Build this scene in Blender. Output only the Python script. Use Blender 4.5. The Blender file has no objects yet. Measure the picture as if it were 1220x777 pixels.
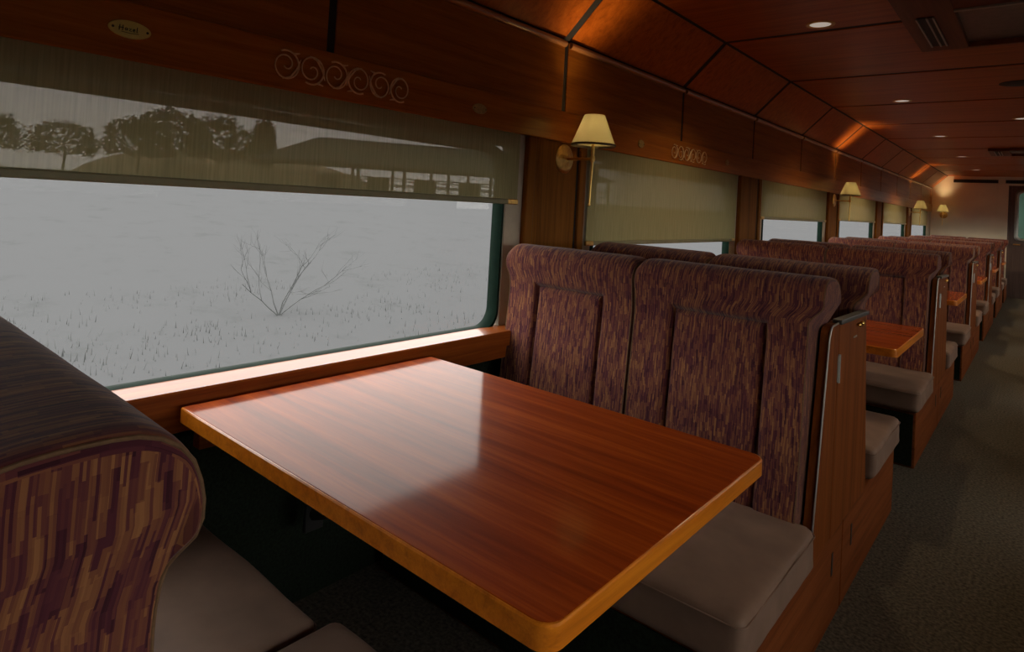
import bpy, bmesh, math, random
from mathutils import Vector, Matrix, noise
random.seed(7)
S = bpy.context.scene
COL = S.collection
PI = math.pi

# ------------------------------------------------------------------ helpers
def link(o):
    COL.objects.link(o); return o

class MB:
    """collects shapes, links them as ONE mesh object"""
    def __init__(self):
        self.bm = bmesh.new(); self.uv = self.bm.loops.layers.uv.new('UVMap')
    def box(self, x0, x1, y0, y1, z0, z1, bev=0, seg=2, mi=0, M=None):
        t = bmesh.new(); bmesh.ops.create_cube(t, size=1)
        for v in t.verts:
            v.co = Vector(((v.co.x+.5)*(x1-x0)+x0, (v.co.y+.5)*(y1-y0)+y0, (v.co.z+.5)*(z1-z0)+z0))
        if bev: bmesh.ops.bevel(t, geom=t.edges[:], offset=bev, segments=seg, profile=.5, affect='EDGES')
        self.join(t, mi, M, smooth=False)
    def join(self, t, mi=0, M=None, smooth=True):
        if M is not None: bmesh.ops.transform(t, matrix=M, verts=t.verts)
        mp = {v: self.bm.verts.new(v.co) for v in t.verts}
        tuv = t.loops.layers.uv.active
        for f in t.faces:
            try: g = self.bm.faces.new([mp[v] for v in f.verts])
            except ValueError: continue
            g.material_index = mi; g.smooth = smooth
            if tuv:
                for a, b in zip(g.loops, f.loops): a[self.uv].uv = b[tuv].uv
        t.free()
    def grid(self, P, closed_u=False, closed_v=False, mi=0, UV=None, caps=False):
        """P[i][j] points"""
        n, m = len(P), len(P[0])
        V = [[self.bm.verts.new(p) for p in r] for r in P]
        for i in range(n if closed_u else n-1):
            for j in range(m if closed_v else m-1):
                q = [V[i][j], V[(i+1) % n][j], V[(i+1) % n][(j+1) % m], V[i][(j+1) % m]]
                try: f = self.bm.faces.new(q)
                except ValueError: continue
                f.material_index = mi; f.smooth = True
                if UV:
                    ij = [(i, j), (i+1, j), (i+1, j+1), (i, j+1)]
                    for l, (a, b) in zip(f.loops, ij): l[self.uv].uv = UV(a, b)
        if caps:
            for r in (V[0], V[-1]):
                try:
                    f = self.bm.faces.new(r); f.smooth = True; f.material_index = mi
                except ValueError: pass
        return V
    def tube(self, pts, r, n=8, mi=0, closed=False, caps=True):
        pts = [Vector(p) for p in pts]; N = len(pts)
        rr = r if isinstance(r, (list, tuple)) else [r]*N
        rows = []; up = None
        for i, p in enumerate(pts):
            a = pts[(i-1) % N] if (closed or i > 0) else p
            b = pts[(i+1) % N] if (closed or i < N-1) else p
            t = (b-a).normalized()
            if up is None:
                up = t.orthogonal().normalized()
            up = (up - t*up.dot(t)).normalized(); s = t.cross(up)
            rows.append([p + (up*math.cos(2*PI*k/n)+s*math.sin(2*PI*k/n))*rr[i] for k in range(n)])
        self.grid(rows, closed_u=closed, closed_v=True, mi=mi, caps=caps and not closed)
    def lathe(self, prof, c=(0, 0, 0), n=32, M=None, mi=0, caps=False):
        """prof list of (r,z) about local z"""
        rows = []
        for r, z in prof:
            row = []
            for k in range(n):
                v = Vector((r*math.cos(2*PI*k/n), r*math.sin(2*PI*k/n), z))
                if M is not None: v = M @ v
                row.append(v+Vector(c))
            rows.append(row)
        self.grid(rows, closed_v=True, mi=mi, caps=caps)
    def prism(self, poly, a0, a1, axis='x', mi=0, bev=0):
        """poly list of 2D points in the plane normal to axis"""
        def P(p, a):
            return {'x': (a, p[0], p[1]), 'y': (p[0], a, p[1]), 'z': (p[0], p[1], a)}[axis]
        t = bmesh.new()
        A = [t.verts.new(P(p, a0)) for p in poly]; B = [t.verts.new(P(p, a1)) for p in poly]
        t.faces.new(A); t.faces.new(B[::-1]); n = len(poly)
        for i in range(n): t.faces.new([A[i], B[i], B[(i+1) % n], A[(i+1) % n]])
        bmesh.ops.recalc_face_normals(t, faces=t.faces[:])
        if bev: bmesh.ops.bevel(t, geom=t.edges[:], offset=bev, segments=2, profile=.5, affect='EDGES')
        self.join(t, mi, smooth=False)
    def build(self, name, mats, parent=None, sharp=35, recalc=True):
        if recalc: bmesh.ops.recalc_face_normals(self.bm, faces=self.bm.faces[:])
        me = bpy.data.meshes.new(name); sm = [f.smooth for f in self.bm.faces]; self.bm.to_mesh(me); self.bm.free()
        me.set_sharp_from_angle(angle=math.radians(sharp)); me.polygons.foreach_set('use_smooth', sm)
        for m in (mats if isinstance(mats, (list, tuple)) else [mats]): me.materials.append(m)
        o = link(bpy.data.objects.new(name, me))
        if parent: o.parent = parent
        return o

def tag(o, label=None, cat=None, group=None, kind=None):
    if label: o['label'] = label
    if cat: o['category'] = cat
    if group: o['group'] = group
    if kind: o['kind'] = kind
    return o
def thing(name, label, cat, loc=(0, 0, 0), group=None):
    o = link(bpy.data.objects.new(name, None)); o.location = loc; o.empty_display_size = .1
    return tag(o, label, cat, group)
def copy_tree(o, parent=None):
    c = o.copy(); COL.objects.link(c); c.parent = parent
    for ch in list(o.children): copy_tree(ch, c)
    return c
def rrect(w, h, r, n=8, cx=0, cy=0):
    pts = []
    for sx, sy, a0 in ((1, 1, 0), (-1, 1, 90), (-1, -1, 180), (1, -1, 270)):
        for k in range(n+1):
            a = math.radians(a0+90*k/n)
            pts.append((cx+sx*(w/2-r)+r*math.cos(a), cy+sy*(h/2-r)+r*math.sin(a)))
    return pts

# ------------------------------------------------------------------ materials
def nt(name):
    m = bpy.data.materials.new(name); m.use_nodes = True
    t = m.node_tree; b = t.nodes['Principled BSDF']
    return m, t, b
def N(t, kind, **kw):
    n = t.nodes.new(kind)
    for k, v in kw.items():
        if k in n.inputs.keys() if isinstance(k, str) else False: n.inputs[k].default_value = v
        else: setattr(n, k, v)
    return n
def setin(n, **kw):
    for k, v in kw.items(): n.inputs[k.replace('_', ' ')].default_value = v
def ramp(t, fac, stops):
    r = t.nodes.new('ShaderNodeValToRGB'); e = r.color_ramp.elements
    while len(e) < len(stops): e.new(.5)
    for el, (p, c) in zip(e, stops): el.position = p; el.color = (*c, 1)
    t.links.new(fac, r.inputs[0]); return r
def simple(name, col, rough=.5, metal=0, spec=.5, coat=0, coatr=.1, noise_amt=0, nscale=30, bump=0):
    m, t, b = nt(name)
    setin(b, Base_Color=(*col, 1), Roughness=rough, Metallic=metal, Specular_IOR_Level=spec, Coat_Weight=coat, Coat_Roughness=coatr)
    tc = t.nodes.new('ShaderNodeTexCoord'); nz = t.nodes.new('ShaderNodeTexNoise')
    setin(nz, Scale=nscale, Detail=4.0); t.links.new(tc.outputs['Object'], nz.inputs['Vector'])
    a = 1-noise_amt; c2 = tuple(min(1, x*(1+noise_amt)) for x in col); c1 = tuple(x*a for x in col)
    r = ramp(t, nz.outputs['Fac'], [(.3, c1), (.7, c2)]); t.links.new(r.outputs[0], b.inputs['Base Color'])
    if bump:
        bp = t.nodes.new('ShaderNodeBump'); setin(bp, Strength=bump, Distance=.004)
        t.links.new(nz.outputs['Fac'], bp.inputs['Height']); t.links.new(bp.outputs[0], b.inputs['Normal'])
    return m
def wood(name, dark, mid, light, axis='Y', rough=.35, spec=.4, coat=.4, coatr=.15, scale=1., coat_ior=1.5, band=0.):
    """veneer with grain running along the given object axis"""
    m, t, b = nt(name)
    tc = t.nodes.new('ShaderNodeTexCoord'); mp = t.nodes.new('ShaderNodeMapping')
    sc = {'X': (1.2, 28, 28), 'Y': (28, 1.2, 28), 'Z': (28, 28, 1.2)}[axis]
    mp.inputs['Scale'].default_value = tuple(s*scale for s in sc)
    t.links.new(tc.outputs['Object'], mp.inputs['Vector'])
    n1 = t.nodes.new('ShaderNodeTexNoise'); setin(n1, Scale=1.0, Detail=6.0, Roughness=.62, Distortion=.6)
    t.links.new(mp.outputs[0], n1.inputs['Vector'])
    n2 = t.nodes.new('ShaderNodeTexNoise'); setin(n2, Scale=7.0, Detail=3.0, Roughness=.6)
    t.links.new(mp.outputs[0], n2.inputs['Vector'])
    mx = t.nodes.new('ShaderNodeMath'); mx.operation = 'MULTIPLY_ADD'; mx.inputs[1].default_value = .35
    t.links.new(n2.outputs['Fac'], mx.inputs[0]); t.links.new(n1.outputs['Fac'], mx.inputs[2])
    r = ramp(t, mx.outputs[0], [(.42, dark), (.66, mid), (.92, light)])
    t.links.new(r.outputs[0], b.inputs['Base Color'])
    setin(b, Roughness=rough, Specular_IOR_Level=spec, Coat_Weight=coat, Coat_Roughness=coatr, Coat_IOR=coat_ior)
    return m
def fabric(name):
    """woven upholstery of short dashes, plum, brown and gold, along the wrap of the cloth (UV)"""
    m, t, b = nt(name); L = t.links.new
    uv = t.nodes.new('ShaderNodeUVMap'); sp = t.nodes.new('ShaderNodeSeparateXYZ'); L(uv.outputs[0], sp.inputs[0])
    def M(op, a, bv=None, c=None):
        n = t.nodes.new('ShaderNodeMath'); n.operation = op
        for i, x in enumerate((a, bv, c)):
            if x is None: continue
            if isinstance(x, (int, float)): n.inputs[i].default_value = x
            else: L(x, n.inputs[i])
        return n.outputs[0]
    nzu = t.nodes.new('ShaderNodeTexNoise'); setin(nzu, Scale=14.0, Detail=1.0); L(uv.outputs[0], nzu.inputs['Vector'])
    u = M('MULTIPLY_ADD', nzu.outputs['Fac'], .006, sp.outputs[0])
    def layer(w, h, seed):
        c = M('FLOOR', M('DIVIDE', u, w))
        wn = t.nodes.new('ShaderNodeTexWhiteNoise'); wn.noise_dimensions = '2D'
        cv = t.nodes.new('ShaderNodeCombineXYZ'); L(c, cv.inputs[0]); cv.inputs[1].default_value = seed; L(cv.outputs[0], wn.inputs['Vector'])
        rr = M('FLOOR', M('ADD', M('DIVIDE', sp.outputs[1], h), M('MULTIPLY', wn.outputs['Value'], 7.0)))
        w2 = t.nodes.new('ShaderNodeTexWhiteNoise'); w2.noise_dimensions = '3D'
        c3 = t.nodes.new('ShaderNodeCombineXYZ'); L(c, c3.inputs[0]); L(rr, c3.inputs[1]); c3.inputs[2].default_value = seed; L(c3.outputs[0], w2.inputs['Vector'])
        return w2.outputs['Value']
    a = layer(.0056, .027, 1.3); bb = layer(.0020, .050, 4.1)
    f = M('MULTIPLY_ADD', bb, .57, M('MULTIPLY', a, .43))
    r = ramp(t, f, [(.05, (.030, .007, .012)), (.30, (.066, .016, .024)), (.48, (.100, .030, .026)), (.66, (.150, .056, .028)), (.92, (.235, .105, .042))])
    L(r.outputs[0], b.inputs['Base Color'])
    setin(b, Roughness=.95, Specular_IOR_Level=.12, Sheen_Weight=.12, Sheen_Roughness=.5)
    bp = t.nodes.new('ShaderNodeBump'); setin(bp, Strength=.25, Distance=.0015); L(f, bp.inputs['Height']); L(bp.outputs[0], b.inputs['Normal'])
    return m
def glass(name, refl=.03):
    m, t, b = nt(name); L = t.links.new; t.nodes.remove(b)
    out = [n for n in t.nodes if n.type == 'OUTPUT_MATERIAL'][0]
    fr = t.nodes.new('ShaderNodeFresnel'); fr.inputs['IOR'].default_value = 1.45
    mu = t.nodes.new('ShaderNodeMath'); mu.operation = 'MULTIPLY'; mu.inputs[1].default_value = refl; L(fr.outputs[0], mu.inputs[0])
    tr = t.nodes.new('ShaderNodeBsdfTransparent'); tr.inputs[0].default_value = (.95, .955, .95, 1)
    gl = t.nodes.new('ShaderNodeBsdfGlossy'); gl.inputs['Roughness'].default_value = .02
    mx = t.nodes.new('ShaderNodeMixShader'); L(mu.outputs[0], mx.inputs[0]); L(tr.outputs[0], mx.inputs[1]); L(gl.outputs[0], mx.inputs[2])
    L(mx.outputs[0], out.inputs[0]); return m
def blindmat(name):
    """open-weave screen cloth: mostly thread, a little see-through"""
    m, t, b = nt(name); L = t.links.new; t.nodes.remove(b)
    out = [n for n in t.nodes if n.type == 'OUTPUT_MATERIAL'][0]
    tc = t.nodes.new('ShaderNodeTexCoord'); mp = t.nodes.new('ShaderNodeMapping'); mp.inputs['Scale'].default_value = (1, 160, 6)
    L(tc.outputs['Object'], mp.inputs[0]); nz = t.nodes.new('ShaderNodeTexNoise'); setin(nz, Scale=1.0, Detail=2.0); L(mp.outputs[0], nz.inputs['Vector'])
    r = ramp(t, nz.outputs['Fac'], [(.3, (.25, .235, .118)), (.7, (.335, .31, .16))])
    df = t.nodes.new('ShaderNodeBsdfDiffuse'); L(r.outputs[0], df.inputs[0])
    tl = t.nodes.new('ShaderNodeBsdfTranslucent'); tl.inputs[0].default_value = (.088, .082, .040, 1)
    ad = t.nodes.new('ShaderNodeMixShader'); ad.inputs[0].default_value = BLIND_TL; L(df.outputs[0], ad.inputs[1]); L(tl.outputs[0], ad.inputs[2])
    tr = t.nodes.new('ShaderNodeBsdfTransparent'); tr.inputs[0].default_value = (1, .96, .93, 1)
    mx = t.nodes.new('ShaderNodeMixShader'); lw = t.nodes.new('ShaderNodeLayerWeight'); lw.inputs[0].default_value = .5
    mr = t.nodes.new('ShaderNodeMapRange'); setin(mr, From_Min=.34, From_Max=.50, To_Min=BLIND_OPEN, To_Max=BLIND_OPEN*.12); L(lw.outputs['Facing'], mr.inputs[0]); L(mr.outputs[0], mx.inputs[0]); L(ad.outputs[0], mx.inputs[1]); L(tr.outputs[0], mx.inputs[2])
    L(mx.outputs[0], out.inputs[0]); return m
def shademat(name, tlv=.27):
    m, t, b = nt(name); L = t.links.new; t.nodes.remove(b)
    out = [n for n in t.nodes if n.type == 'OUTPUT_MATERIAL'][0]
    df = t.nodes.new('ShaderNodeBsdfDiffuse'); df.inputs[0].default_value = (.62, .56, .40, 1)
    tl = t.nodes.new('ShaderNodeBsdfTranslucent'); tl.inputs[0].default_value = (tlv, tlv*.95, tlv*.68, 1)
    mx = t.nodes.new('ShaderNodeMixShader'); mx.inputs[0].default_value = .5; L(df.outputs[0], mx.inputs[1]); L(tl.outputs[0], mx.inputs[2])
    L(mx.outputs[0], out.inputs[0]); return m
def emit(name, col, s):
    m, t, b = nt(name); setin(b, Base_Color=(.8, .8, .8, 1), Emission_Color=(*col, 1), Emission_Strength=s, Roughness=.4); return m
def groundmat(name):
    m, t, b = nt(name); L = t.links.new
    tc = t.nodes.new('ShaderNodeTexCoord')
    n1 = t.nodes.new('ShaderNodeTexNoise'); setin(n1, Scale=1.1, Detail=9.0, Roughness=.75); L(tc.outputs['Object'], n1.inputs['Vector'])
    g = GROUND
    r = ramp(t, n1.outputs['Fac'], [(.34, (g*.88, g*.93, g*.97)), (.45, (g, g*1.04, g*1.10)), (1, (g*1.03, g*1.07, g*1.14))])
    L(r.outputs[0], b.inputs['Base Color']); setin(b, Roughness=1.0, Specular_IOR_Level=0.0); return m

SKY = 5.0
GROUND = .068
BLIND_OPEN = .026
BLIND_TL = .06
SCONCE_W = 26.0
DOWN_W = 24.0

W_panel = wood('panel veneer', (.165, .046, .004), (.26, .082, .008), (.35, .12, .013), 'Y', rough=.42, spec=.15, coat=.05, coatr=.25)
W_ceil = wood('ceiling veneer', (.19, .038, .003), (.32, .072, .006), (.43, .11, .012), 'X', rough=.38, spec=.12, coat=.03, coatr=.22)
W_trim = wood('trim wood', (.20, .054, .005), (.32, .100, .009), (.43, .15, .016), 'Y', rough=.34, spec=.15, coat=.16, coatr=.16)
W_sill = wood('sill wood', (.130, .026, .004), (.215, .050, .007), (.30, .080, .013), 'Y', rough=.4, spec=.1, coat=.5, coatr=.08, coat_ior=1.12)
W_bead = wood('bead wood', (.20, .075, .02), (.30, .12, .035), (.38, .17, .06), 'Y', rough=.3, spec=.5, coat=1.0, coatr=.2, coat_ior=1.6)
W_post = wood('post wood', (.095, .034, .005), (.165, .062, .008), (.23, .09, .013), 'Z', rough=.6, spec=.05, coat=.0, coatr=.2)
W_table = wood('table veneer', (.145, .016, .0006), (.25, .036, .001), (.39, .072, .003), 'X', rough=.6, spec=.03, coat=1.0, coatr=.105, coat_ior=1.125, scale=.8)
W_edge = wood('table edge wood', (.34, .092, .004), (.54, .16, .008), (.68, .23, .016), 'Y', rough=.3, coat=.4, coatr=.15, scale=1.6)
W_cab = wood('cabinet wood', (.080, .019, .004), (.150, .042, .009), (.21, .066, .016), 'Z', rough=.6, spec=.05, coat=.0, coatr=.2)
W_base = wood('seat base wood', (.085, .021, .006), (.15, .042, .012), (.21, .066, .020), 'Y', rough=.6, spec=.05, coat=.0, coatr=.25)
W_hvac = wood('panel frame wood', (.075, .021, .007), (.125, .036, .011), (.17, .055, .018), 'Y', rough=.45, spec=.15, coat=0)
W_door = wood('door wood', (.065, .042, .036), (.11, .075, .064), (.15, .105, .09), 'Z', rough=.4, coat=.2, coatr=.3)
FABRIC = fabric('seat fabric')
PIPING = simple('piping cord', (.12, .066, .03), .9, noise_amt=.2, nscale=200)
SUEDE = simple('seat leather', (.185, .120, .088), .55, spec=.22, noise_amt=.16, nscale=9, bump=.25)
GREENWALL = simple('green carpet wall', (.012, .017, .011), .95, spec=.1, noise_amt=.4, nscale=120, bump=.4)
CARPET = simple('aisle carpet', (.078, .070, .055), .97, spec=.1, noise_amt=.55, nscale=90, bump=.5)
BRASS = simple('brass', (.80, .52, .15), .32, 1, noise_amt=.08)
BRASS_OLD = simple('aged brass', (.50, .30, .085), .42, .9, noise_amt=.25, nscale=60)
ALU = simple('aluminium strip', (.36, .36, .32), .45, 1, noise_amt=.08)
DARKMETAL = simple('dark metal', (.085, .09, .085), .4, .8, noise_amt=.1)
GASKET = simple('green rubber gasket', (.005, .017, .011), .7, spec=.1, noise_amt=.15)
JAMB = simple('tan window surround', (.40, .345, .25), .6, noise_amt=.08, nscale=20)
SHADOWGAP = simple('dark joint', (.006, .003, .002), .8)
CREAM = simple('cream panel', (.78, .70, .52), .55, noise_amt=.04, nscale=5)
ENAMEL = simple('cream enamel', (.62, .57, .15), .35, noise_amt=.06, nscale=80)
SCROLLB = simple('scroll brass', (.66, .45, .22), .5, 0, noise_amt=.2, nscale=60)
BADGE = simple('tarnished badge', (.33, .22, .06), .5, 0, noise_amt=.3, nscale=120)
INK = simple('engraved ink', (.03, .026, .010), .6)
BLACK = simple('black slot', (.006, .006, .006), .7)
GLASS = glass('window glass')
BLIND = blindmat('screen cloth')
SHADE = shademat('shade cloth')
DIFFUSER = shademat('frosted diffuser', .22)
BULB = emit('bulb glow', (1, .82, .52), 2.5)
DOWN = emit('downlight lens', (1, .88, .74), .33)
GROUNDM = groundmat('dry ground')
LEAF = simple('tree leaves', (.050, .045, .020), .95, spec=.03, noise_amt=.4, nscale=3)
BARK = simple('bark', (.05, .042, .034), .9, noise_amt=.3, nscale=20)
ROOFM = simple('shelter roof', (.030, .036, .026), .8, noise_amt=.1, nscale=2)
SHELTER = simple('shelter timber', (.09, .075, .05), .8, noise_amt=.15, nscale=4)

# ------------------------------------------------------------------ measures (metres)
P = 2.484                       # bay length
YB = -.174                      # middle of the first back-to-back seats
def bay(k): return YB+P*k       # pillars, seats; tables stand half a bay on
XW = 1.70                       # header plane
Y0, Y1 = -4.0, 15.05
ZH0, ZH1, ZN, ZC, XC = 1.544, 1.686, 2.015, 2.262, 1.452
GW = .885; GZ0, GZ1 = .737, 1.46   # window opening half width, bottom, top
JOINTS = [1.098+.5*P*k for k in range(-4, 12)]

# ------------------------------------------------------------------ shell
def floor_():
    m = MB(); m.box(-XW-.06, XW+.06, Y0, Y1+.1, -.06, 0)
    tag(m.build('floor', CARPET), kind='structure')
floor_()

def side_wall(s, name):
    """s=-1 left, +1 right. carcass with true window openings, green lower wall, veneered upper panels"""
    m = MB()
    def bx(xa, xb, *a, **k):      # xa, xb measured outwards from the car's middle
        x0, x1 = sorted((s*xa, s*xb)); m.box(x0, x1, *a, **k)
    xo = XW+.046
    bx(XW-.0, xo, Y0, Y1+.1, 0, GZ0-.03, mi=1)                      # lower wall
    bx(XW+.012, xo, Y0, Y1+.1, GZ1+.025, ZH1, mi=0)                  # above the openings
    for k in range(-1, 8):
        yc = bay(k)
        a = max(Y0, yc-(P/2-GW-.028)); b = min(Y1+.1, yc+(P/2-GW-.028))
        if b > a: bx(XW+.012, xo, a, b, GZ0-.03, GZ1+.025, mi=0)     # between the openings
    # upper panels on a dark backing
    bx(XW+.004, XW+.06, Y0, Y1+.1, ZH1, ZN+.01, mi=3)
    ys = [Y0]+[j for j in JOINTS if Y0 < j < Y1]+[Y1]
    for a, b in zip(ys, ys[1:]):
        bx(XW, XW+.017, a+.014, b-.014, ZH1-.01, ZN-.006, bev=.003, mi=2)
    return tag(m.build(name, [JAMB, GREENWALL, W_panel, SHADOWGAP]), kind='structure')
side_wall(-1, 'wall_left'); side_wall(1, 'wall_right')

def ceiling_():
    m = MB()
    ys = [Y0]+[j for j in JOINTS if Y0 < j < Y1]+[Y1]
    for a, b in zip(ys, ys[1:]):
        a += .023; b -= .023
        m.box(-XC+.010, XC-.010, a, b, ZC, ZC+.015, bev=.003)
        for s in (-1, 1):
            dx, dz = XC-XW, ZC-ZN; l = math.hypot(dx, dz); nx, nz = -dz/l*.015, dx/l*.015  # outward normal
            A = (XW-.002, ZN+.006); B = (XC+.006, ZC-.005)
            poly = [(s*A[0], A[1]), (s*B[0], B[1]), (s*(B[0]-nx), B[1]-nz), (s*(A[0]-nx), A[1]-nz)]
            m.prism(poly, a, b, 'y')
    # backing shell
    poly = [(-XW-.06, ZN-.01), (-XW-.004, ZN-.01), (-XW-.004, ZN+.002), (-XC-.001, ZC+.004), (XC+.001, ZC+.004), (XW+.004, ZN+.002), (XW+.004, ZN-.01), (XW+.06, ZN-.01), (XW+.06, ZC+.08), (-XW-.06, ZC+.08)]
    m.prism(poly, Y0, Y1+.1, 'y', mi=1)
    tag(m.build('ceiling', [W_ceil, SHADOWGAP]), kind='structure')
ceiling_()

def trims(s, n0):
    def add(name, f, mat):
        m = MB(); f(m); tag(m.build(name, mat), kind='structure')
    X = lambda a, b: sorted((s*a, s*b))
    def header(m):
        a, b = X(XW-.006, XW+.03); m.box(a, b, Y0, Y1, ZH0, ZH1, bev=.004)
    add(f'trim_{n0}', header, W_trim)
    def sill(m):
        a, b = (1.59, 1.725)
        pr = [(s*1.59, .690), (s*1.59, .742), (s*1.594, .747), (s*1.73, .738), (s*1.73, .690)]
        m.prism(pr, Y0, Y1, 'y')
        c, d = X(1.604, 1.70); m.box(c, d, Y0, Y1, .640, .688, bev=.003)
    add(f'trim_{n0+1}', sill, W_sill)
    def bead(m):
        ys = [Y0]+[j for j in JOINTS if Y0 < j < Y1]+[Y1]
        for a, b in zip(ys, ys[1:]): m.tube([(s*(XW-.004), y, ZN-.020) for y in (a+.02, b-.02)], .0155, 12)
    add(f'trim_{n0+2}', bead, W_bead)
trims(-1, 1); trims(1, 4)

def post(s, yc, n):
    m = MB()
    def bx(xa, xb, *a, **k):
        x0, x1 = sorted((s*xa, s*xb)); m.box(x0, x1, *a, **k)
    bx(XW-.002, XW+.012, yc-.17, yc+.17, .747, ZH0)
    for t in (-1, 1):
        c = yc+t*.198
        bx(XW-.016, XW+.012, c-.027, c+.027, .747, ZH0, bev=.006)
        c2 = yc+t*.164
        bx(XW-.0035, XW+.012, c2-.006, c2+.006, .747, ZH0, mi=1)
    tag(m.build(f'trim_{n}', [W_post, SHADOWGAP]), kind='structure')
n = 7
for k in range(0, 6):
    post(-1, bay(k), n); n += 1

def window(s, yc, n):
    w = tag(link(bpy.data.objects.new(f'window_{n}', None)), kind='structure'); w.location = (s*1.74, yc, GZ0)
    h = GZ1-GZ0; d = -s
    m = MB(); N_ = 8
    inner = rrect(2*GW-.02, h-.012, .075, N_, 0, h/2); outer = rrect(2*GW+.036, h+.040, .085, N_, 0, h/2)
    fr = d*.034; rows = []
    for q in range(len(inner)):
        i_, o_ = inner[q], outer[q]; mid = ((i_[0]+o_[0])/2, (i_[1]+o_[1])/2)
        rows.append([(-.01*d, *i_), (.004*d, *i_), (.022*d, i_[0]*.8+o_[0]*.2, i_[1]*.8+o_[1]*.2), (fr, *mid), (.03*d, *o_), (-.01*d, *o_)])
    m.grid(rows, closed_u=True, closed_v=True)
    m.build('window_frame', GASKET, w)
    m = MB(); m.prism(rrect(2*GW-.015, h-.008, .075, N_, 0, h/2), -.004, .0, 'x'); m.build('pane', GLASS, w)
    return w
n = 1
for k in range(-1, 6): window(-1, bay(k)+P/2, n); n += 1
for k in range(-1, 6): window(1, bay(k)+P/2, n); n += 1

def end_walls():
    m = MB()
    m.box(-XW-.05, -.50, Y1, Y1+.1, 0, ZC+.05); m.box(.50, XW+.05, Y1, Y1+.1, 0, ZC+.05); m.box(-.5, .5, Y1, Y1+.1, 2.10, ZC+.05)
    m.box(-.66, -.50, Y1-.012, Y1, 0, 2.14, bev=.003); m.box(.50, .66, Y1-.012, Y1, 0, 2.14, bev=.003)
    tag(m.build('wall_end', CREAM), kind='structure')
    m = MB(); m.box(-XW-.05, XW+.05, Y0-.1, Y0, 0, ZC+.05); tag(m.build('wall_rear', W_panel), kind='structure')
    d = tag(link(bpy.data.objects.new('door_1', None)), kind='structure'); d.location = (0, Y1+.03, 0)
    m = MB()
    for sx in (-1, 1):
        m.box(min(sx*.5, sx*.36), max(sx*.5, sx*.36), 0, .05, .0, 2.1)
    m.box(-.36, .36, 0, .05, 0, 1.10); m.box(-.36, .36, 0, .05, 1.98, 2.1); m.build('leaf', W_door, d)
    m = MB(); inner = rrect(.68, .86, .07, 8, 0, 1.54); outer = rrect(.80, .98, .10, 8, 0, 1.54)
    rows = [[(i_[0], -.004, i_[1]), (i_[0], -.02, i_[1]), ((i_[0]+o_[0])/2, -.03, (i_[1]+o_[1])/2), (o_[0], -.015, o_[1]), (o_[0], .0, o_[1])] for i_, o_ in zip(inner, outer)]
    m.grid(rows, closed_u=True, closed_v=True); m.build('window_frame', ALU, d)
    m = MB(); m.prism(rrect(.72, .90, .07, 8, 0, 1.54), .01, .016, 'y'); m.build('pane', GLASS, d)
    m = MB(); m.tube([(-.40, -.01, 1.0), (-.40, -.05, 1.0), (-.30, -.05, 1.0)], .011, 10); m.build('door_handle', BRASS, d)
end_walls()
def vestibule():
    m = MB(); m.box(-.75, .75, 16.6, 16.7, 0, 2.4); m.box(-.75, .75, Y1+.1, 16.6, -.06, 0); m.box(-.75, .75, Y1+.1, 16.6, 2.26, 2.4)
    tag(m.build('wall_vestibule', simple('vestibule green', (.018, .060, .045), .6, noise_amt=.3, nscale=3)), kind='structure')
vestibule()

# ------------------------------------------------------------------ blinds
def blind(yc, zb, label, n):
    t = thing('roller_blind', label, 'blind', (-(XW-.001), yc, ZH0), 'roller blinds over the windows')
    h = ZH0-zb
    m = MB(); W = .972; nseg = 10
    m.grid([[(0, -W, -h+.012), (0, -W, -.0005)], [(0, W, -h+.012), (0, W, -.0005)]]); m.build('cloth', BLIND, t)
    m = MB(); m.box(-.006, .006, -W, W, -h-.008, -h+.014, bev=.004); m.build('bottom_bar', BARM, t)
    for s in (-1, 1):
        m = MB(); m.box(-.0062, .0064, s*(W-.032)-.034, s*(W-.032)+.034, -h-.0085, -h+.0145, bev=.004); m.build('bar_end', BRASS_OLD, t)
    return t
BARM = simple('blind bar', (.17, .165, .075), .5, noise_amt=.08)
blind(bay(0)+P/2, 1.253, 'see-through olive roller blind half lowered over the large near window', 0)
blind(bay(1)+P/2, 1.070, 'olive roller blind pulled almost fully down just past the first wall lamp', 1)
blind(bay(2)+P/2, 1.240, 'olive roller blind on the window just before the second wall lamp', 2)
blind(bay(3)+P/2, 1.262, 'olive roller blind on the window just behind the second wall lamp', 3)
blind(bay(4)+P/2, 1.262, 'small distant roller blind second from the cream end wall', 4)
blind(bay(5)+P/2, 1.262, 'small distant roller blind nearest the cream end wall', 5)

# ------------------------------------------------------------------ booth seats
def catmull(pts, step):
    out = []
    n = len(pts)
    for i in range(n):
        p0, p1, p2, p3 = (Vector(pts[(i+k-1) % n]) for k in range(4))
        k = max(1, int(round((p2-p1).length/step)))
        for q in range(k):
            t = q/k
            out.append(.5*((2*p1)+(-p0+p2)*t+(2*p0-5*p1+4*p2-p3)*t*t+(-p0+3*p1-3*p2+p3)*t**3))
    return out
PROFILE = [(.428, .392), (.414, .50), (.400, .65), (.388, .78), (.378, .875), (.376, .925), (.382, .965), (.389, 1.005), (.389, 1.035), (.377, 1.066), (.350, 1.085),
           (.310, 1.088), (.262, 1.082), (.222, 1.062), (.200, 1.025), (.196, .97), (.206, .90), (.232, .74), (.262, .56), (.285, .395), (.36, .388)]
def sstep(a, b, x):
    t = max(0, min(1, (x-a)/(b-a))); return t*t*(3-2*t)
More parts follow.
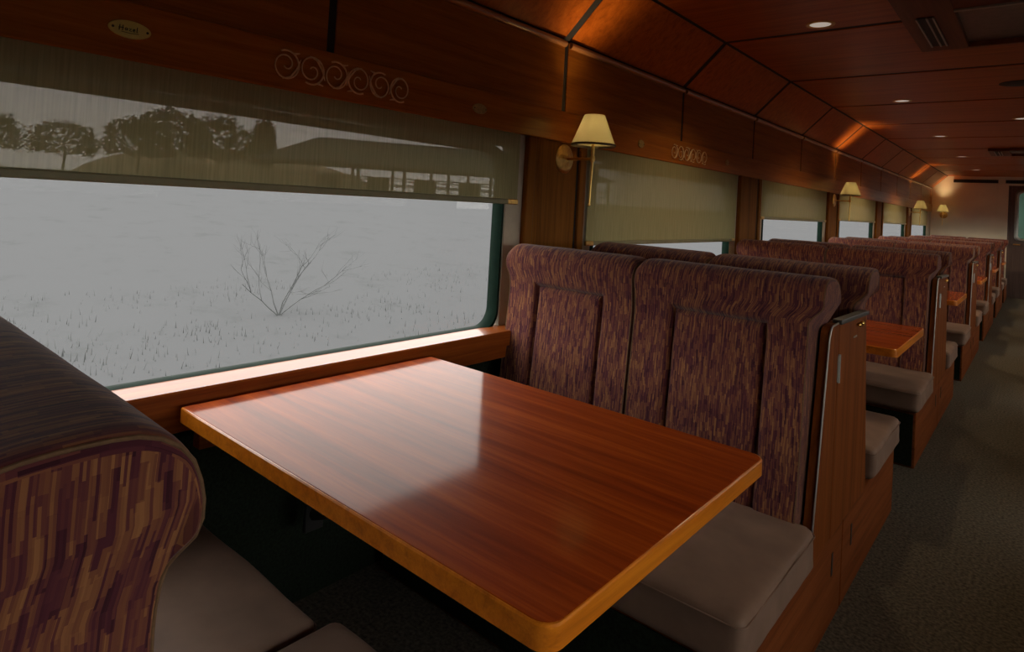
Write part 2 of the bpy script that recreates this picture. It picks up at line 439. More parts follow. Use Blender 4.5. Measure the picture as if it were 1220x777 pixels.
def backrest(xl, xr, bl, br, pl, pr_, sg, parent, seed, rl=.035, rr=.035):
    """xl..xr body width, bl/br how far the head swells past it each side, pl..pr_ the inset panel"""
    base = catmull(PROFILE, .0085); n = len(base)
    nor = []
    for i in range(n):
        t = (base[(i+1) % n]-base[i-1]); nor.append(Vector((t.y, -t.x)).normalized())   # inward for this winding
    c = sum((p for p in base), Vector((0, 0)))/n
    if sum((c-p).dot(q) for p, q in zip(base, nor)) < 0: nor = [-q for q in nor]
    arc = [0]
    for i in range(1, n+1): arc.append(arc[-1]+(base[i % n]-base[i-1]).length)
    r = .004; sec = []
    for i in range(7):
        a = PI/2*i/6; sec.append((xl, r*(1-math.cos(a)), r*(1-math.sin(a)), 0))
    xs = set()
    for g in (pl, pr_):
        for o in (-.024, -.014, -.009, -.006, -.003, 0, .003, .006, .009, .014, .024): xs.add(round(g+o, 4))
    x = xl+.062
    while x < xr-.055:
        if all(abs(x-q) > .012 for q in xs): xs.add(round(x, 4))
        x += .03
    for g in (.015, .021, .028, .036, .046): sec.append((xl+g, 0, 0, 1))
    for x in sorted(xs): sec.append((x, 0, 0, 1))
    for g in (.046, .036, .028, .021, .015): sec.append((xr-g, 0, 0, 1))
    for i in range(6, -1, -1):
        a = PI/2*i/6; sec.append((xr, -r*(1-math.cos(a)), r*(1-math.sin(a)), 0))
    rows = []
    for (x, dx, off, mid) in sec:
        row = []
        for i, (p, q) in enumerate(zip(base, nor)):
            pp = p+q*off
            wgt = sstep(.953, 1.012, p.y)
            fx = (x+dx-xl)/(xr-xl); sx = -bl*(1-fx)*wgt+br*fx*wgt
            front = p.x > .30 and p.y < 1.0
            gx = 0
            if front and mid:
                s = min(x-pl, pr_-x, .935-p.y)
                gx = -.023*math.exp(-(s/.0075)**2)
                if s > 0: gx -= .005*sstep(0, .012, s); gx += .010*sstep(.02, .11, s)*(.6)
                else: gx += .006*sstep(0, .03, -s)*0
            wob = .0025*noise.noise(Vector((x*7, p.y*7, p.x*7+seed)))
            d = pp.x+gx-q.x*wob; z = pp.y-q.y*wob
            if z > .985:
                for e, rc in ((x+dx-xl, rl), (xr-x-dx, rr)):
                    e = max(e, 0)
                    if e < rc: z -= (rc-math.sqrt(rc**2-(rc-e)**2))*((z-.985)/.103)
            row.append((x+dx+sx, sg*d, z))
        rows.append(row)
    m = MB()
    m.grid(rows, closed_v=True, UV=lambda i, j: (sec[i][0]+sec[i][1]+(0 if sec[i][3] else sec[i][2]), arc[j]))
    # end faces
    for row in (rows[0], rows[-1]):
        vs = [m.bm.verts.new(p) for p in row]
        f = m.bm.faces.new(vs); f.smooth = False
        for l in f.loops: l[m.uv].uv = (l.vert.co.y, l.vert.co.z)
    bmesh.ops.remove_doubles(m.bm, verts=m.bm.verts[:], dist=1e-5)
    o = m.build('backrest', FABRIC, parent, sharp=60)
    # piping along the two end edges
    for e, dd in ((4, -1), (len(sec)-5, 1)):
        m = MB()
        pts = [Vector(rows[e][i])+Vector((dd*.0005, 0, 0)) for i in range(0, n, 2)]
        m.tube(pts, .0017, 6, closed=True); m.build('piping', PIPING, o)
    return o
def cushion(x0, x1, d0, d1, z0, z1, sg, parent, seed):
    hx, hy, hz = (x1-x0)/2, (d1-d0)/2, (z1-z0)/2; c = Vector(((x0+x1)/2, sg*(d0+d1)/2, (z0+z1)/2))
    t = bmesh.new(); bmesh.ops.create_cube(t, size=2)
    bmesh.ops.subdivide_edges(t, edges=t.edges[:], cuts=21, use_grid_fill=True)
    h = Vector((hx, hy, hz)); r = .024
    for v in t.verts:
        # denser towards the rims
        u = Vector([math.copysign(abs(a)**.7, a) for a in v.co])
        p = Vector([u[i]*h[i] for i in range(3)])
        q = Vector([max(-(h[i]-r), min(h[i]-r, p[i])) for i in range(3)])
        d = p-q
        p2 = q+d.normalized()*r if d.length > 1e-9 else p
        fx, fy = p2.x/hx, p2.y/hy
        if p2.z > 0:
            p2.z += .010*(1-fx*fx)*(1-fy*fy)
        nz = noise.noise(Vector((p2.x*5+seed, p2.y*5, p2.z*8)))
        p2 += Vector((fx*.004, fy*.005, .6*.006))*nz
        nz2 = noise.noise(Vector((p2.x*26+seed, p2.y*9, p2.z*20)))*max(0, abs(fx)-.75)*4
        p2.x += math.copysign(.004, fx)*nz2
        v.co = p2+c
    m = MB(); m.join(t); o = m.build('seat_cushion', SUEDE, parent, sharp=180)
    m = MB()
    zt = z1-.020
    loop = rrect(2*hx+.002, 2*hy+.002, .024, 6)
    m.tube([(c.x+a*.998, c.y+b*.998, zt) for a, b in loop], .0020, 6, closed=True)
    m.build('piping', SUEDE, o)
    return o
XS = -1.06     # middle of a booth seat across the car
def make_seat(sg, label, loc):
    """sg -1: the sitter looks back along the car towards the camera; +1: away from it"""
    t = thing('booth_seat', label, 'seat', loc, 'double booth seats along the window side')
    X = lambda x: x-XS
    backrest(X(-1.622), X(-1.068), .016, .002, X(-1.487), X(-1.196), sg, t, 1.0)
    backrest(X(-1.058), X(-.500), .002, .042, X(-.920), X(-.624), sg, t, 5.0, .035, .010)
    cushion(X(-1.640), X(-1.070), .40, .925, .287, .405, sg, t, 2.0)
    cushion(X(-1.062), X(-.449), .40, .955, .287, .407, sg, t, 9.0)
    m = MB(); a, b = sorted((sg*.004, sg*.925)); m.box(X(-1.65), X(-.466), a, b, 0.0, .287, bev=.004)
    o = m.build('base', W_base, t)
    m = MB(); a, b = sorted((sg*.12, sg*.136)); m.box(X(-.4665), X(-.4645), a, b, .155, .225); m.build('slot', BLACK, o)
    m = MB(); a, b = sorted((sg*.926, sg*.930)); m.box(X(-1.64), X(-.478), a, b, .01, .275, bev=.001); m.build('front_board', GREENWALL, o)
    for xx in (-1.45, -.85):
        m = MB(); m.prism([(sg*.05, .287), (sg*.26, .287), (sg*.215, .80), (sg*.05, .80)], X(xx-.02), X(xx+.02), 'x')
        m.build('back_brace', W_base, t)
    return t
LABEL_A = ['double booth seat whose patterned backs rise behind the large near table',
           'double booth seat facing us behind the second table along the car',
           'double booth seat facing us behind the third table along the car',
           'double booth seat facing us behind the fourth small distant table',
           'double booth seat facing us behind the fifth tiny distant table',
           'last double booth seat standing against the cream end wall']
LABEL_B = ['nearest booth seat, rounded striped back cut by the picture corner beside the near table',
           'booth seat turned away, its back right behind the two large near backrests',
           'booth seat turned away, back-to-back with the seat at the second table',
           'booth seat turned away, back-to-back with the seat at the third table',
           'booth seat turned away, back-to-back with the seat at the fourth table',
           'booth seat turned away, back-to-back with the seat at the fifth table']
A0 = B0 = None
for k in range(1, 7):
    loc = (XS, bay(k), 0)
    if A0 is None: A0 = make_seat(-1, LABEL_A[0], loc)
    else:
        o = copy_tree(A0); o.location = loc; o['label'] = LABEL_A[k-1]
for k in range(0, 6):
    loc = (XS, bay(k)+(.0 if k else .0), 0)
    if B0 is None: B0 = make_seat(1, LABEL_B[0], loc)
    else:
        o = copy_tree(B0); o.location = loc; o['label'] = LABEL_B[k]

# ------------------------------------------------------------------ end cabinets between the backs
def make_cabinet(label, loc):
    t = thing('end_cabinet', label, 'cabinet', loc, 'aisle end cabinets between the seat backs')
    xi, xo = -.030, 0.0
    def fr(z): return -.262-(.937-z)*.17      # sloping front edge
    def bk(z): return .222+(.937-z)*.17
    zt, zb, ys = .937, .289, -.165
    m = MB()
    pts = [(fr(zb), zb), (ys-.002, zb), (ys-.002, zt+.004), (fr(zt)+.03, zt+.002)]
    for q in range(1, 5):
        a = math.radians(90+18*q); pts.append((fr(zt)+.03+.03*math.cos(a), zt-.028+.03*math.sin(a)))
    m.prism(pts, xi, xo, 'x', bev=.0015); body = m.build('board', W_cab, t)
    m = MB(); m.prism([(ys+.002, zb), (bk(zb), zb), (bk(.95), .936), (ys+.002, .944)], xi, xo, 'x', bev=.0015)
    door = m.build('door', W_cab, t)
    # metal strip round the front edge
    m = MB()
    line = [(fr(zb)-.001, zb+.002), (fr(zt-.03)-.001, zt-.03)]
    for q in range(4, -1, -1):
        a = math.radians(90+18*q); line.append((fr(zt)+.03+.031*math.cos(a), zt-.028+.031*math.sin(a)))
    line.append((ys-.004, zt+.005))
    m.tube([(-.003, y, z) for y, z in line], .0030, 8); m.build('edge_strip', ALU, t)
    m = MB(); m.prism([(ys-.002, .938), (ys-.002, .953), (bk(.95)+.006, .945), (bk(.95)+.006, .931)], xi+.010, .007, 'x', bev=.002); m.build('cap', DARKMETAL, t)
    m = MB(); m.box(.0, .003, ys-.009, ys+.009, .765, .845, bev=.001); m.tube([(.004, ys, .762), (.004, ys, .848)], .004, 8); m.build('hinge', ALU, door)
    for dy in (.075, .125):
        m = MB(); Mx = Matrix.Rotation(PI/2, 4, 'Y')
        m.lathe([(.0001, .014), (.006, .013), (.0085, .009), (.006, .004), (.004, 0)], (0, dy, .912), 14, Mx); m.build('knob', BRASS, door)
    m = MB(); m.box(0, .002, .03, .075, .872, .878, bev=.0008); m.build('label_holder', ALU, door)
    m = MB(); m.box(-.085, xi-.001, -.15, .15, .289, .90); m.build('inner_box', BLACK, t)
    return t
LC = ['wooden end cabinet with metal edge strip beside the large near backrests',
      'wooden end cabinet on the aisle end of the seats behind the second table',
      'wooden end cabinet on the aisle end of the seats behind the third table',
      'wooden end cabinet on the aisle end of the seats behind the fourth table',
      'wooden end cabinet on the aisle end of the seats behind the fifth table']
cab = make_cabinet(LC[0], (-.462, bay(1)-.02, 0))
for k in range(2, 6):
    o = copy_tree(cab); o.location = (-.462, bay(k)-.02, 0); o['label'] = LC[k-1]

# ------------------------------------------------------------------ tables
def make_table(label, loc):
    t = thing('dining_table', label, 'table', loc, 'wooden tables fixed under the windows')
    # local origin: middle of the window edge, on the floor
    D = .4055; Lx = 1.106; z1, z0 = .717, .681
    def outline(inset=0, r=.03):
        pts = []
        pts.append((0, -D+inset))
        for k in range(7):
            a = math.radians(-90+15*k); pts.append((Lx-inset-r+r*math.cos(a), -D+inset+r+r*math.sin(a)))
        for k in range(7):
            a = math.radians(15*k); pts.append((Lx-inset-r+r*math.cos(a), D-inset-r+r*math.sin(a)))
        pts.append((0, D-inset))
        return pts
    m = MB(); m.prism(outline(.0035), z0+.001, z1, 'z', bev=.0012); m.build('tabletop', W_table, t)
    # edge band: a thin rim round the three free sides
    m = MB(); o_ = outline(0); i_ = outline(.005, .026)
    rows = [[(a[0], a[1], z0), (a[0], a[1], z1-.004), (a[0]*.6+b[0]*.4, a[1]*.6+b[1]*.4, z1-.0012), (b[0], b[1], z1-.0005), (b[0], b[1], z0)] for a, b in zip(o_, i_)]
    m.grid(rows, closed_v=True, caps=True); m.build('edge_band', W_edge, t)
    m = MB(); m.box(-.038, -.002, -D+.05, D-.05, .60, .68, bev=.003); m.box(-.002, .05, -D+.05, D-.05, .655, .681, bev=.002); m.build('wall_bracket', W_base, t)
    m = MB(); m.tube([(.80, 0, .675), (-.02, 0, .32)], .02, 10); m.box(.70, .92, -.05, .05, .668, .682, bev=.002); m.box(-.036, -.020, -.03, .03, .27, .36, bev=.003)
    m.build('brace', BLACK, t)
    return t
LT = ['large glossy wooden table under the near window, white daylight mirrored in it',
      'second wooden table along the car, its corner showing past the near end cabinet',
      'third wooden table along the car, small between distant seats',
      'fourth wooden table along the car, tiny between distant seats',
      'fifth wooden table, a sliver between far seat ends',
      'last wooden table before the end wall, barely seen between far seat ends']
tb = make_table(LT[0], (-1.563, bay(0)+P/2, 0))
for k in range(1, 6):
    o = copy_tree(tb); o.location = (-1.563, bay(k)+P/2, 0); o['label'] = LT[k]

ORD = ['behind us', 'first', 'second', 'third', 'fourth', 'fifth', 'sixth']
for k in range(0, 6):
    if k:
        o = copy_tree(B0); o.location = (-XS, bay(k), 0); o.rotation_euler = (0, 0, PI); o['label'] = f'booth seat across the aisle, {ORD[k]} of those facing back'; o['group'] = 'booth seats across the aisle'
    o = copy_tree(A0); o.location = (-XS, bay(k), 0); o.rotation_euler = (0, 0, PI); o['label'] = f'booth seat across the aisle, {ORD[k]} of those facing forward'; o['group'] = 'booth seats across the aisle'

# ------------------------------------------------------------------ wall lamps
def make_sconce(label, loc, rot=0):
    t = thing('wall_lamp', label, 'lamp', loc, 'brass wall lamps with pleated cream shades')
    t.rotation_euler = (0, 0, rot)
    Mx = Matrix.Rotation(PI/2, 4, 'Y')
    m = MB(); m.lathe([(.0001, .020), (.018, .019), (.030, .013), (.050, .011), (.062, .008), (.068, .003), (.068, 0), (.0001, 0)], (0, 0, 0), 36, Mx); m.build('back_plate', BRASS_OLD, t)
    m = MB(); m.tube([(.015, 0, 0), (.155, 0, 0)], .006, 10)
    m.lathe([(.0001, -.016), (.010, -.013), (.013, 0), (.010, .013), (.0001, .016)], (.155, 0, 0), 16); m.build('arm', BRASS, t)
    m = MB(); m.tube([(.155, 0, .01), (.155, 0, .085)], .0085, 12); m.lathe([(.013, .075), (.013, .125), (.0001, .126)], (.155, 0, 0), 16); m.build('lamp_holder', BRASS, t)
    m = MB(); m.tube([(.155, 0, -.012), (.153, -.004, -.20)], [.0055, .0045], 8); m.lathe([(.0001, -.012), (.006, -.006), (.006, 0), (.0001, .004)], (.153, -.004, -.202), 10); m.build('switch_rod', BRASS, t)
    m = MB()
    prof = [(.100, .056), (.0985, .062), (.046, .196), (.0445, .194), (.0970, .060), (.0985, .056)]
    m.lathe(prof+[prof[0]], (.155, 0, 0), 40); m.build('lamp_shade', SHADE, t)
    m = MB(); m.lathe([(.0001, .066), (.05, .066), (.0955, .066), (.0955, .0668), (.05, .0668), (.0001, .0668)], (.155, 0, 0), 36); m.build('diffuser', DIFFUSER, t)
    m = MB(); m.lathe([(.1005, .0615), (.1012, .064), (.0998, .0665), (.0988, .064), (.1005, .0615)], (.155, 0, 0), 40)
    m.build('shade_trim', PIPING, t)
    m = MB(); m.lathe([(.0001, .172), (.012, .168), (.020, .152), (.017, .136), (.011, .127), (.0001, .126)], (.155, 0, 0), 18); b = m.build('bulb', BULB, t)
    L = bpy.data.lights.new('bulb_light', 'POINT'); L.energy = SCONCE_W; L.color = (1, .73, .40); L.shadow_soft_size = .034
    lo = link(bpy.data.objects.new('bulb_light', L)); lo.parent = t; lo.location = (.155, 0, .108)
    return t
sc = make_sconce('brass wall lamp with lit cream shade on the nearest window post', (-(XW-.001), 2.364, 1.468))
for y, lb in ((bay(3)+.03, 'second lit brass wall lamp, on the post halfway along the car'), (bay(5)+.03, 'lit brass wall lamp on the last window post before the end wall')):
    o = copy_tree(sc); o.location = (-(XW-.001), y, 1.468); o['label'] = lb
    for c in o.children:
        if c.type == 'LIGHT': c.data = c.data.copy(); c.data.energy = SCONCE_W*1.7
o = copy_tree(sc); o.location = (-1.50, Y1-.001, 1.49); o.rotation_euler = (0, 0, -PI/2); o['label'] = 'small lit wall lamp mounted on the cream end wall'
for c in o.children:
    if c.type == 'LIGHT': c.data = c.data.copy(); c.data.energy = SCONCE_W*2.0
for k in (1, 3, 5):
    o = copy_tree(sc); o.location = (XW-.018, bay(k)+.03, 1.468); o.rotation_euler = (0, 0, PI); o['label'] = ['', 'brass wall lamp on the opposite wall, first across the aisle', '', 'brass wall lamp on the opposite wall, second across the aisle', '', 'brass wall lamp on the opposite wall, last across the aisle'][k]
    for c in o.children:
        if c.type == 'LIGHT': c.data = c.data.copy(); c.data.energy = SCONCE_W*(1, 1, 1, 2.2, 0, 2.2)[k]

# ------------------------------------------------------------------ ceiling fittings
def make_down(label, loc):
    t = thing('ceiling_downlight', label, 'downlight', loc, 'recessed downlights in the ceiling')
    m = MB(); m.lathe([(.050, -.0005), (.052, -.004), (.066, -.005), (.070, -.001), (.070, .001), (.050, .001)], (0, 0, 0), 36); m.build('trim_ring', BRASS_OLD, t)
    m = MB(); m.lathe([(.0001, -.0030), (.03, -.0025), (.0505, -.0012), (.0505, .0004), (.0001, .0005)], (0, 0, 0), 36); m.build('lens', DOWN, t)
    L = bpy.data.lights.new('downlight_lamp', 'SPOT'); L.energy = DOWN_W; L.color = (1, .72, .42); L.spot_size = math.radians(130); L.spot_blend = .6; L.shadow_soft_size = .045
    lo = link(bpy.data.objects.new('downlight_lamp', L)); lo.parent = t; lo.location = (0, 0, -.012)
    return t
LD = ['lit round downlight in the ceiling above the second table, largest in view', 'second lit downlight along the ceiling row over the tables', 'third lit downlight along the ceiling row over the tables',
      'fourth lit downlight along the ceiling row over the tables', 'last lit downlight of the ceiling row, just before the end wall']
dl = make_down(LD[0], (-.905, 3.45, ZC))
for k in range(1, 5):
    o = copy_tree(dl); o.location = (-.905+.003*k, 3.45+P*k-.02*k, ZC); o['label'] = LD[k]
    if k > 1:
        for c in o.children:
            if c.type == 'LIGHT': c.data = c.data.copy(); c.data.energy = DOWN_W*2.6
o = copy_tree(dl); o.location = (-.165, 7.18, ZC); o['label'] = 'lit downlight cut by the right picture edge, over the aisle'

for k in range(-1, 5):
    o = copy_tree(dl); o.location = (.905, 3.45+P*k, ZC); o['label'] = f'unseen fill downlight over the opposite seats, number {k+2} along its row'; o['group'] = 'unseen fill downlights over the opposite side'  # unseen row mirroring the left one, added to raise the light inside
def hvac(label, x0, x1, ya, yb):
    t = thing('air_conditioning_panel', label, 'air vent', (0, yb, ZC), 'air conditioning panels over the aisle')
    L = ya-yb; m = MB(); d = -.034
    xi0, xi1 = -.33, .33; yi = L+.12
    m.box(x0, xi0, L, 0, d, 0, bev=.003); m.box(xi1, x1, L, 0, d, 0, bev=.003)
    m.box(xi0, xi1, -.028, 0, d, 0, bev=.003); m.box(xi0, xi1, L, min(-.06, -.76), d, 0, bev=.003)
    m.build('frame', W_hvac, t)
    m = MB(); m.box(xi0, xi1, max(L+.02, -.76), -.028, -.006, 0); m.build('recess_panel', W_door, t)
    for s in (-1, 1):
        c = s*.448
        m = MB(); y0_, y1_ = max(L+.05, -.70), -.13
        m.box(c-.036, c+.036, y0_, y1_, d-.004, d+.0005, bev=.0015); o = m.build('outlet', BLACK, t)
        for xx in (c-.034, c+.006, c+.032):
            m = MB(); m.box(xx-.004, xx+.004, y0_, y1_, d-.010, d-.002, bev=.001); m.build('louver', ALU, o)
    m = MB(); m.box(xi0, xi1, max(L+.02, -.775), max(L+.03, -.755), d-.010, d+.001, bev=.002); m.build('chrome_bar', ALU, t)
    return t
hvac('dark wooden air conditioning panel with slotted outlet above the aisle, nearest', -.545, .545, 2.2, 4.14)
hvac('small distant air conditioning panel on the far ceiling over the aisle', -.545, .545, 9.75, 10.45)
m = MB(); m.lathe([(.0001, -.006), (.10, -.005), (.115, -.002), (.115, .001), (.0001, .001)], (0, 0, 0), 36)
o = tag(m.build('ceiling_speaker', BLACK), 'flat dark round speaker grille in the ceiling over the aisle', 'speaker'); o.location = (-.145, 5.45, ZC)
def end_vent(label, x0, x1):
    t = thing('wall_vent', label, 'vent', ((x0+x1)/2, Y1-.001, 2.172), 'dark grilles over the end wall'); w = (x1-x0)/2
    m = MB(); m.box(-w, w, -.012, 0, -.032, .032, bev=.003); m.build('frame', DARKMETAL, t)
    m = MB()
    for q in range(5): m.box(-w+.01, w-.01, -.016, -.011, -.026+q*.0115, -.020+q*.0115)
    m.build('slats', BLACK, t)
end_vent('long dark grille at the top of the cream end wall', -1.36, -.66)
end_vent('dark grille above the end door', -.55, .15)

# ------------------------------------------------------------------ header ornaments
def plate(label, y, z, a, b, mat, ink, grp=None):
    t = thing('oval_plate', label, 'plate', (-(XW-.0065), y, z), grp)  # oval plate screwed to the header: the name plate and the badges
    m = MB(); n = 40
    rows = []
    for s, dx in ((1.0, 0), (1.0, .002), (.95, .0045), (.6, .005), (.02, .005)):
        rows.append([(dx, a*s*math.cos(2*PI*k/n), b*s*math.sin(2*PI*k/n)) for k in range(n)])
    m.grid(rows, closed_v=True, caps=True); m.build('plate', mat, t)
    for s in (-1, 1):
        m = MB(); Mx = Matrix.Rotation(PI/2, 4, 'Y'); r = b*.14
        m.lathe([(.0001, .0022), (r*.7, .0018), (r, .0004), (r, -.001)], (.005, s*a*.80, 0), 12, Mx); m.build('screw', ink, t)
    return t
pl = plate('cream oval name plate on the header above the near window', .538, 1.617, .047, .0215, ENAMEL, INK)
m = MB()
def stroke(p, r=.0011): m.tube([(.0056, y, z) for y, z in p], r, 6)
k = .0235
stroke([(-.0235, .007), (-.024, .000), (-.0245, -.0065)]); stroke([(-.0165, .0075), (-.017, 0), (-.0175, -.006)]); stroke([(-.026, .000), (-.021, .0008), (-.015, .0012)])
stroke([(-.0075, .0015), (-.0105, .002), (-.012, -.001), (-.0105, -.004), (-.0078, -.002), (-.0072, .0012), (-.0072, -.0038)])
stroke([(-.0035, .0014), (.0015, .0014), (-.003, -.0042), (.0025, -.0042)])
stroke([(.005, -.0012), (.0095, -.0006), (.009, .0018), (.0066, .0018), (.0052, -.0012), (.0066, -.0042), (.010, -.0034)])
stroke([(.0145, .008), (.014, 0), (.0135, -.0038), (.016, -.0040)]); stroke([(-.020, -.0085), (0, -.0095), (.018, -.0080)], .0007)
m.build('lettering', INK, pl)
plate('small tarnished oval badge on the header left of the near lamp', 1.772, 1.612, .040, .020, BADGE, INK, 'small brass badges on the header')
plate('small round brass badge on the header right of the near lamp', 3.066, 1.614, .034, .022, BADGE, INK, 'small brass badges on the header')
plate('faint small badge on the header past the second scrollwork', 4.30, 1.615, .032, .02, BADGE, INK, 'small brass badges on the header')

def scroll(label, y0, y1, z):
    m = MB(); n = 6; w = (y1-y0)/n; R = .043
    for i in range(n):
        cy = (i+.5)*w; fl = 1 if i % 2 == 0 else -1; fy = -1 if i < 3 else 1
        pts = []
        for q in range(46):
            t = q/45; a = t*1.75*2*PI; r = R*(1-.12*min(1, t/.42)-.70*sstep(.36, 1, t))
            pts.append((.0045, cy+fy*r*.98*math.cos(a+PI*.35), fl*r*math.sin(a+PI*.35)))
        m.tube(pts, [.0030-.0010*q/45 for q in range(46)], 6)
        # leaf and link between neighbours
        pts = [(.004, cy+fy*R*.2, -fl*R*.95), (.005, cy-fy*R*.35, -fl*R*.75), (.004, cy-fy*R*.8, -fl*R*.15), (.005, cy-fy*R*1.05, fl*R*.55)]
        m.tube(pts, [.0018, .003, .003, .0014], 6)
        m.tube([(.004, cy-fy*R*.55, fl*R*.85), (.004, cy-fy*R*.95, fl*R*.95)], [.004, .0015], 6)
    o = tag(m.build('scroll_ornament', SCROLLB), label, 'ornament', 'brass scrollwork on the header')
    o.location = (-(XW-.006), y0, z)
scroll('brass scrollwork ornament on the header above the large near window', .905, 1.412, 1.616)
scroll('faint brass scrollwork on the header above the second blind', 3.43, 3.95, 1.612)

# ------------------------------------------------------------------ outside
def terrain():
    m = MB(); rows = []
    xs = [-1.9, -3.5, -6, -9, -13, -18, -24, -30, -34, -60, -120]; zs = [-1.3, -1.3, -1.2, -.95, -.55, .0, .55, 1.15, 1.55, 1.62, 1.75]
    ys = [-70+5*i for i in range(45)]+[180, 230, 300, 420]
    for x, z in zip(xs, zs):
        rows.append([(x, y, z+(.10*noise.noise(Vector((x*.3, y*.3, 0))) if -30 < x < -3 else 0)) for y in ys])
    m.grid(rows); o = m.build('ground_left', GROUNDM, sharp=180); tag(o, kind='structure')
    m = MB(); m.grid([[(x, y, -1.3) for y in (-70, 150)] for x in (1.9, 120)]); tag(m.build('ground_right', GROUNDM), kind='structure')
terrain()
def tree(label, x, y, z, h, w, seed, grp='trees beyond the field'):
    t = thing('tree', label, 'tree', (x, y, z), grp); rnd = random.Random(seed)
    m = MB(); m.tube([(0, 0, 0), (rnd.uniform(-.1, .1), .1, h*.3), (.1, 0, h*.6)], [.05*h*.5, .04*h*.5, .02*h*.5], 8)
    for q in range(6):
        a = rnd.uniform(0, 6.28); m.tube([(0, 0, h*.3), (math.cos(a)*w*.25, math.sin(a)*w*.25, h*.5), (math.cos(a)*w*.4, math.sin(a)*w*.4, h*.75)], [.02*h*.5, .014*h*.5, .006*h*.5], 6)
    m.build('trunk', BARK, t)
    t_ = bmesh.new()
    for q in range(2400):
        a = rnd.uniform(0, 6.28); el = math.asin(rnd.uniform(-.6, 1)); rr = rnd.uniform(.55, 1)**.6
        lump = 1+.28*noise.noise(Vector((math.cos(a)*2+seed, math.sin(a)*2, el*2)))
        c = Vector((math.cos(a)*math.cos(el)*w*.5*rr*lump, math.sin(a)*math.cos(el)*w*.5*rr*lump, h*.58+math.sin(el)*h*.42*rr*lump))
        s = rnd.uniform(.05, .11)*h*.35; n_ = Vector((rnd.gauss(0, 1), rnd.gauss(0, 1), rnd.gauss(0, 1))).normalized(); u = n_.orthogonal().normalized()*s; v = n_.cross(u.normalized())*s*.6
        vs = [t_.verts.new(c+p) for p in (u, v, -u, -v)]; t_.faces.new(vs)
    m = MB(); m.join(t_); m.build('foliage', LEAF, t, recalc=False)
def ground_z(x):
    xs = [1.9, 3.5, 6, 9, 13, 18, 24, 30, 34, 60, 120]; zs = [-1.3, -1.3, -1.2, -.95, -.55, .0, .55, 1.15, 1.55, 1.62, 1.75]
    x = -x
    for i in range(len(xs)-1):
        if xs[i] <= x <= xs[i+1]: return zs[i]+(zs[i+1]-zs[i])*(x-xs[i])/(xs[i+1]-xs[i])
    return 1.2
for i, (x, y, h, w, lb) in enumerate((
        (-45, 7.4, 3.5, 3.8, 'low round tree seen through the blind at the picture\'s left edge'),
        (-45, 11.2, 3.4, 3.7, 'dark round tree seen through the blind, second from the left edge'),
        (-46, 15.6, 4.3, 4.4, 'broad bushy tree seen through the blind left of the hilltop'),
        (-54, 20.6, 6.0, 5.6, 'tall bushy tree seen through the middle of the blind'),
        (-46, 20.9, 5.1, 4.6, 'bushy tree seen through the blind right before the hill'),
        (-56, 29.6, 6.4, 2.2, 'small lone tree standing above the shelter roof end'))):
    tree(lb, x, y, 1.5, h-.3, w, 11+i)
m = MB(); rows = []
for i in range(16):
    a = PI*i/15; rows.append([(-64+10*math.cos(b), 31+13*math.cos(a), 1.0+(3.9*math.sin(a)**.8*math.sin(b))*(1+.1*noise.noise(Vector((i*.6, b*2, 0))))) for b in [PI*k/12 for k in range(13)]])
m.grid(rows); tag(m.build('hill', simple('hill earth', (.26, .205, .115), .95, noise_amt=.3, nscale=.4), sharp=180), kind='structure')
# open-sided shelter beyond the field
def shelter():
    a = Vector((-45, 28.5, 0)); b = Vector((-34.2, 45.4, 0)); u = (b-a).normalized(); v = Vector((-u.y, u.x, 0)); L = (b-a).length; W = 4.6
    t = thing('open_shelter', 'long low open-sided shelter with dark hipped roof seen through the blind', 'building', (a.x, a.y, 1.5))
    def Q(s, c, z): return u*s+v*c+Vector((0, 0, z))
    m = MB(); t_ = bmesh.new()
    e = [t_.verts.new(Q(*p)) for p in ((-4.5, -W, 1.95), (L+4.5, -W, 1.95), (L+4.5, W, 1.95), (-4.5, W, 1.95), (0, 0, 4.15), (L, 0, 4.15))]
    for f in ((0, 1, 5, 4), (1, 2, 5), (2, 3, 4, 5), (3, 0, 4), (3, 2, 1, 0)): t_.faces.new([e[i] for i in f])
    m.join(t_, smooth=False); m.build('roof', ROOFM, t)
    for i in range(9):
        for c in (-W+.5, W-.5):
            p = Q(-4+i*(L+8)/8, c, 0); m = MB(); m.box(p.x-.09, p.x+.09, p.y-.09, p.y+.09, -.1, 2.0); m.build('post', SHELTER, t)
    for z in (.55, 1.05):
        for c in (-W+.5, W-.5): m = MB(); m.tube([Q(-4, c, z), Q(L+4, c, z)], .05, 6); m.build('rail', SHELTER, t)
    for i in range(5):
        m = MB(); p = Q(1+i*4, 1.0, 0); m.box(p.x-.9, p.x+.9, p.y-.5, p.y+.5, -.05, 1.2, bev=.03); m.build('stall', SHELTER, t)
shelter()
def shrub():
    x, y = -9.8, 5.65; t = thing('bare_shrub', 'bare branching shrub standing in the pale field outside the near window', 'shrub', (x, y, ground_z(x)-.03)); rnd = random.Random(3)
    m = MB()
    def br(p, d, l, r, dep):
        pts = [Vector(p)]; dd = Vector(d)
        for q in range(4):
            dd = (dd+Vector((rnd.gauss(0, .12), rnd.gauss(0, .12), rnd.gauss(.02, .08)))).normalized(); pts.append(pts[-1]+dd*l/4)
        m.tube(pts, [r*(1-.14*q) for q in range(5)], 5)
        if dep:
            for q in range(3):
                nd = (dd+Vector((rnd.gauss(0, .5), rnd.gauss(0, .5), rnd.gauss(.1, .3)))).normalized(); br(pts[rnd.choice((2, 3, 4))], nd, l*.6, r*.55, dep-1)
    for d in ((.1, .75, .75), (.0, -.8, .7), (.2, .1, 1), (-.2, -.25, .9), (.1, .4, .9)): br((0, 0, 0), Vector(d).normalized(), .9, .011, 3)
    m.build('branches', TWIG, t)
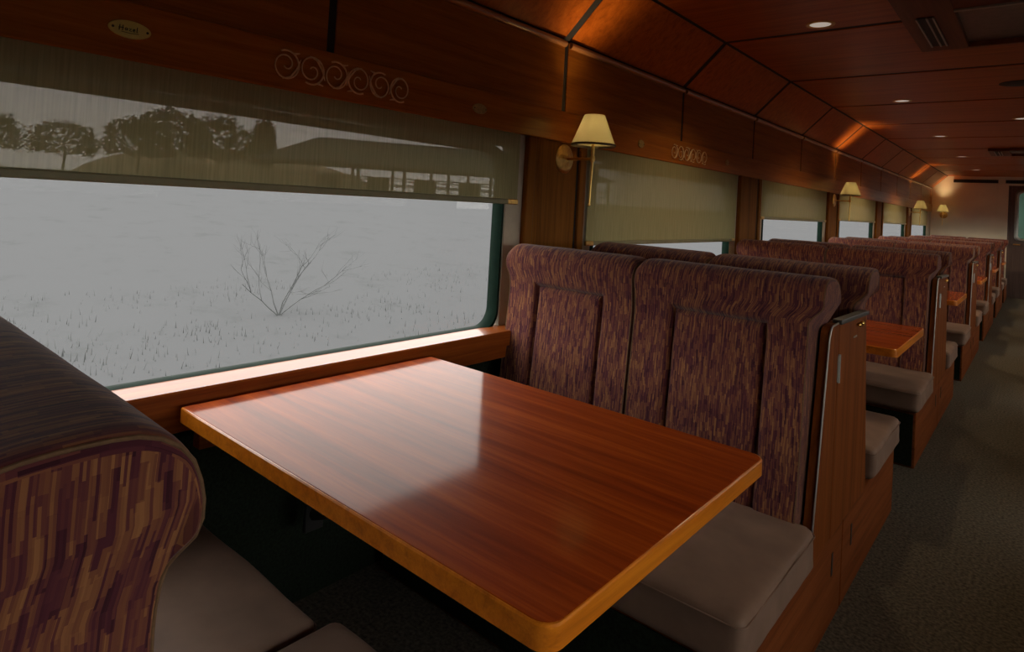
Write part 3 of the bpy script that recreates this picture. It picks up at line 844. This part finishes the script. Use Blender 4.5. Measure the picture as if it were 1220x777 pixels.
TWIG = simple('grey twigs', (.056, .060, .062), .9, noise_amt=.2)
shrub()
m = MB(); t_ = bmesh.new(); rnd = random.Random(5)
patches = [(rnd.uniform(-12, -4.5), rnd.uniform(-1, 14)) for _ in range(60)]
for px, py in patches:
    for q in range(60):
        x = px+rnd.gauss(0, .35); y = py+rnd.gauss(0, .6)
        if x > -3: continue
        z = ground_z(x)-.03; h = rnd.uniform(.03, .15); a = rnd.uniform(0, 6.28); w = .006; l = rnd.uniform(-.5, .5)*h
        dx, dy = math.cos(a)*w, math.sin(a)*w
        v = [t_.verts.new(p) for p in ((x-dx, y-dy, z), (x+dx, y+dy, z), (x+l*math.sin(a), y-l*math.cos(a), z+h))]; t_.faces.new(v)
m.join(t_)
GRASS = simple('dry grass', (.064, .070, .070), .95, noise_amt=.25, nscale=2)
tag(m.build('grass', GRASS, recalc=False), 'thin dry grass tufts scattered over the pale field outside', 'grass', kind='stuff')

# ------------------------------------------------------------------ world, camera
w = bpy.data.worlds.new('overcast'); S.world = w; w.use_nodes = True
bg = w.node_tree.nodes['Background']; bg.inputs[0].default_value = (1.0, .955, .90, 1); bg.inputs[1].default_value = SKY

cam = bpy.data.cameras.new('camera'); co = link(bpy.data.objects.new('camera', cam))
F, YP = 746.4378, 225.0
R = ((0.7621146542516439, -0.029921410622026, 0.6467503095950441), (0.6449134829188478, -0.053116064616850506, -0.7624075571694575), (0.05716514081482153, 0.9981399665708246, -0.02118381008258321))
co.matrix_world = Matrix.Translation((0, 0, 1.2544)) @ Matrix(R).to_4x4()
cam.sensor_fit = 'HORIZONTAL'; cam.sensor_width = 36; cam.lens = F/1220*36
cam.shift_y = -(388.5-YP)/1220; cam.clip_start = .02; cam.clip_end = 500
S.camera = co
S.view_settings.view_transform = 'Standard'; S.view_settings.look = 'None'; S.view_settings.exposure = 0; S.view_settings.gamma = 1
S.view_settings.use_curve_mapping = False
try:
    S.cycles.use_denoising = True; S.cycles.max_bounces = 8; S.cycles.transparent_max_bounces = 12; S.cycles.caustics_reflective = False; S.cycles.caustics_refractive = False
    S.cycles.sample_clamp_indirect = 4
except Exception: pass
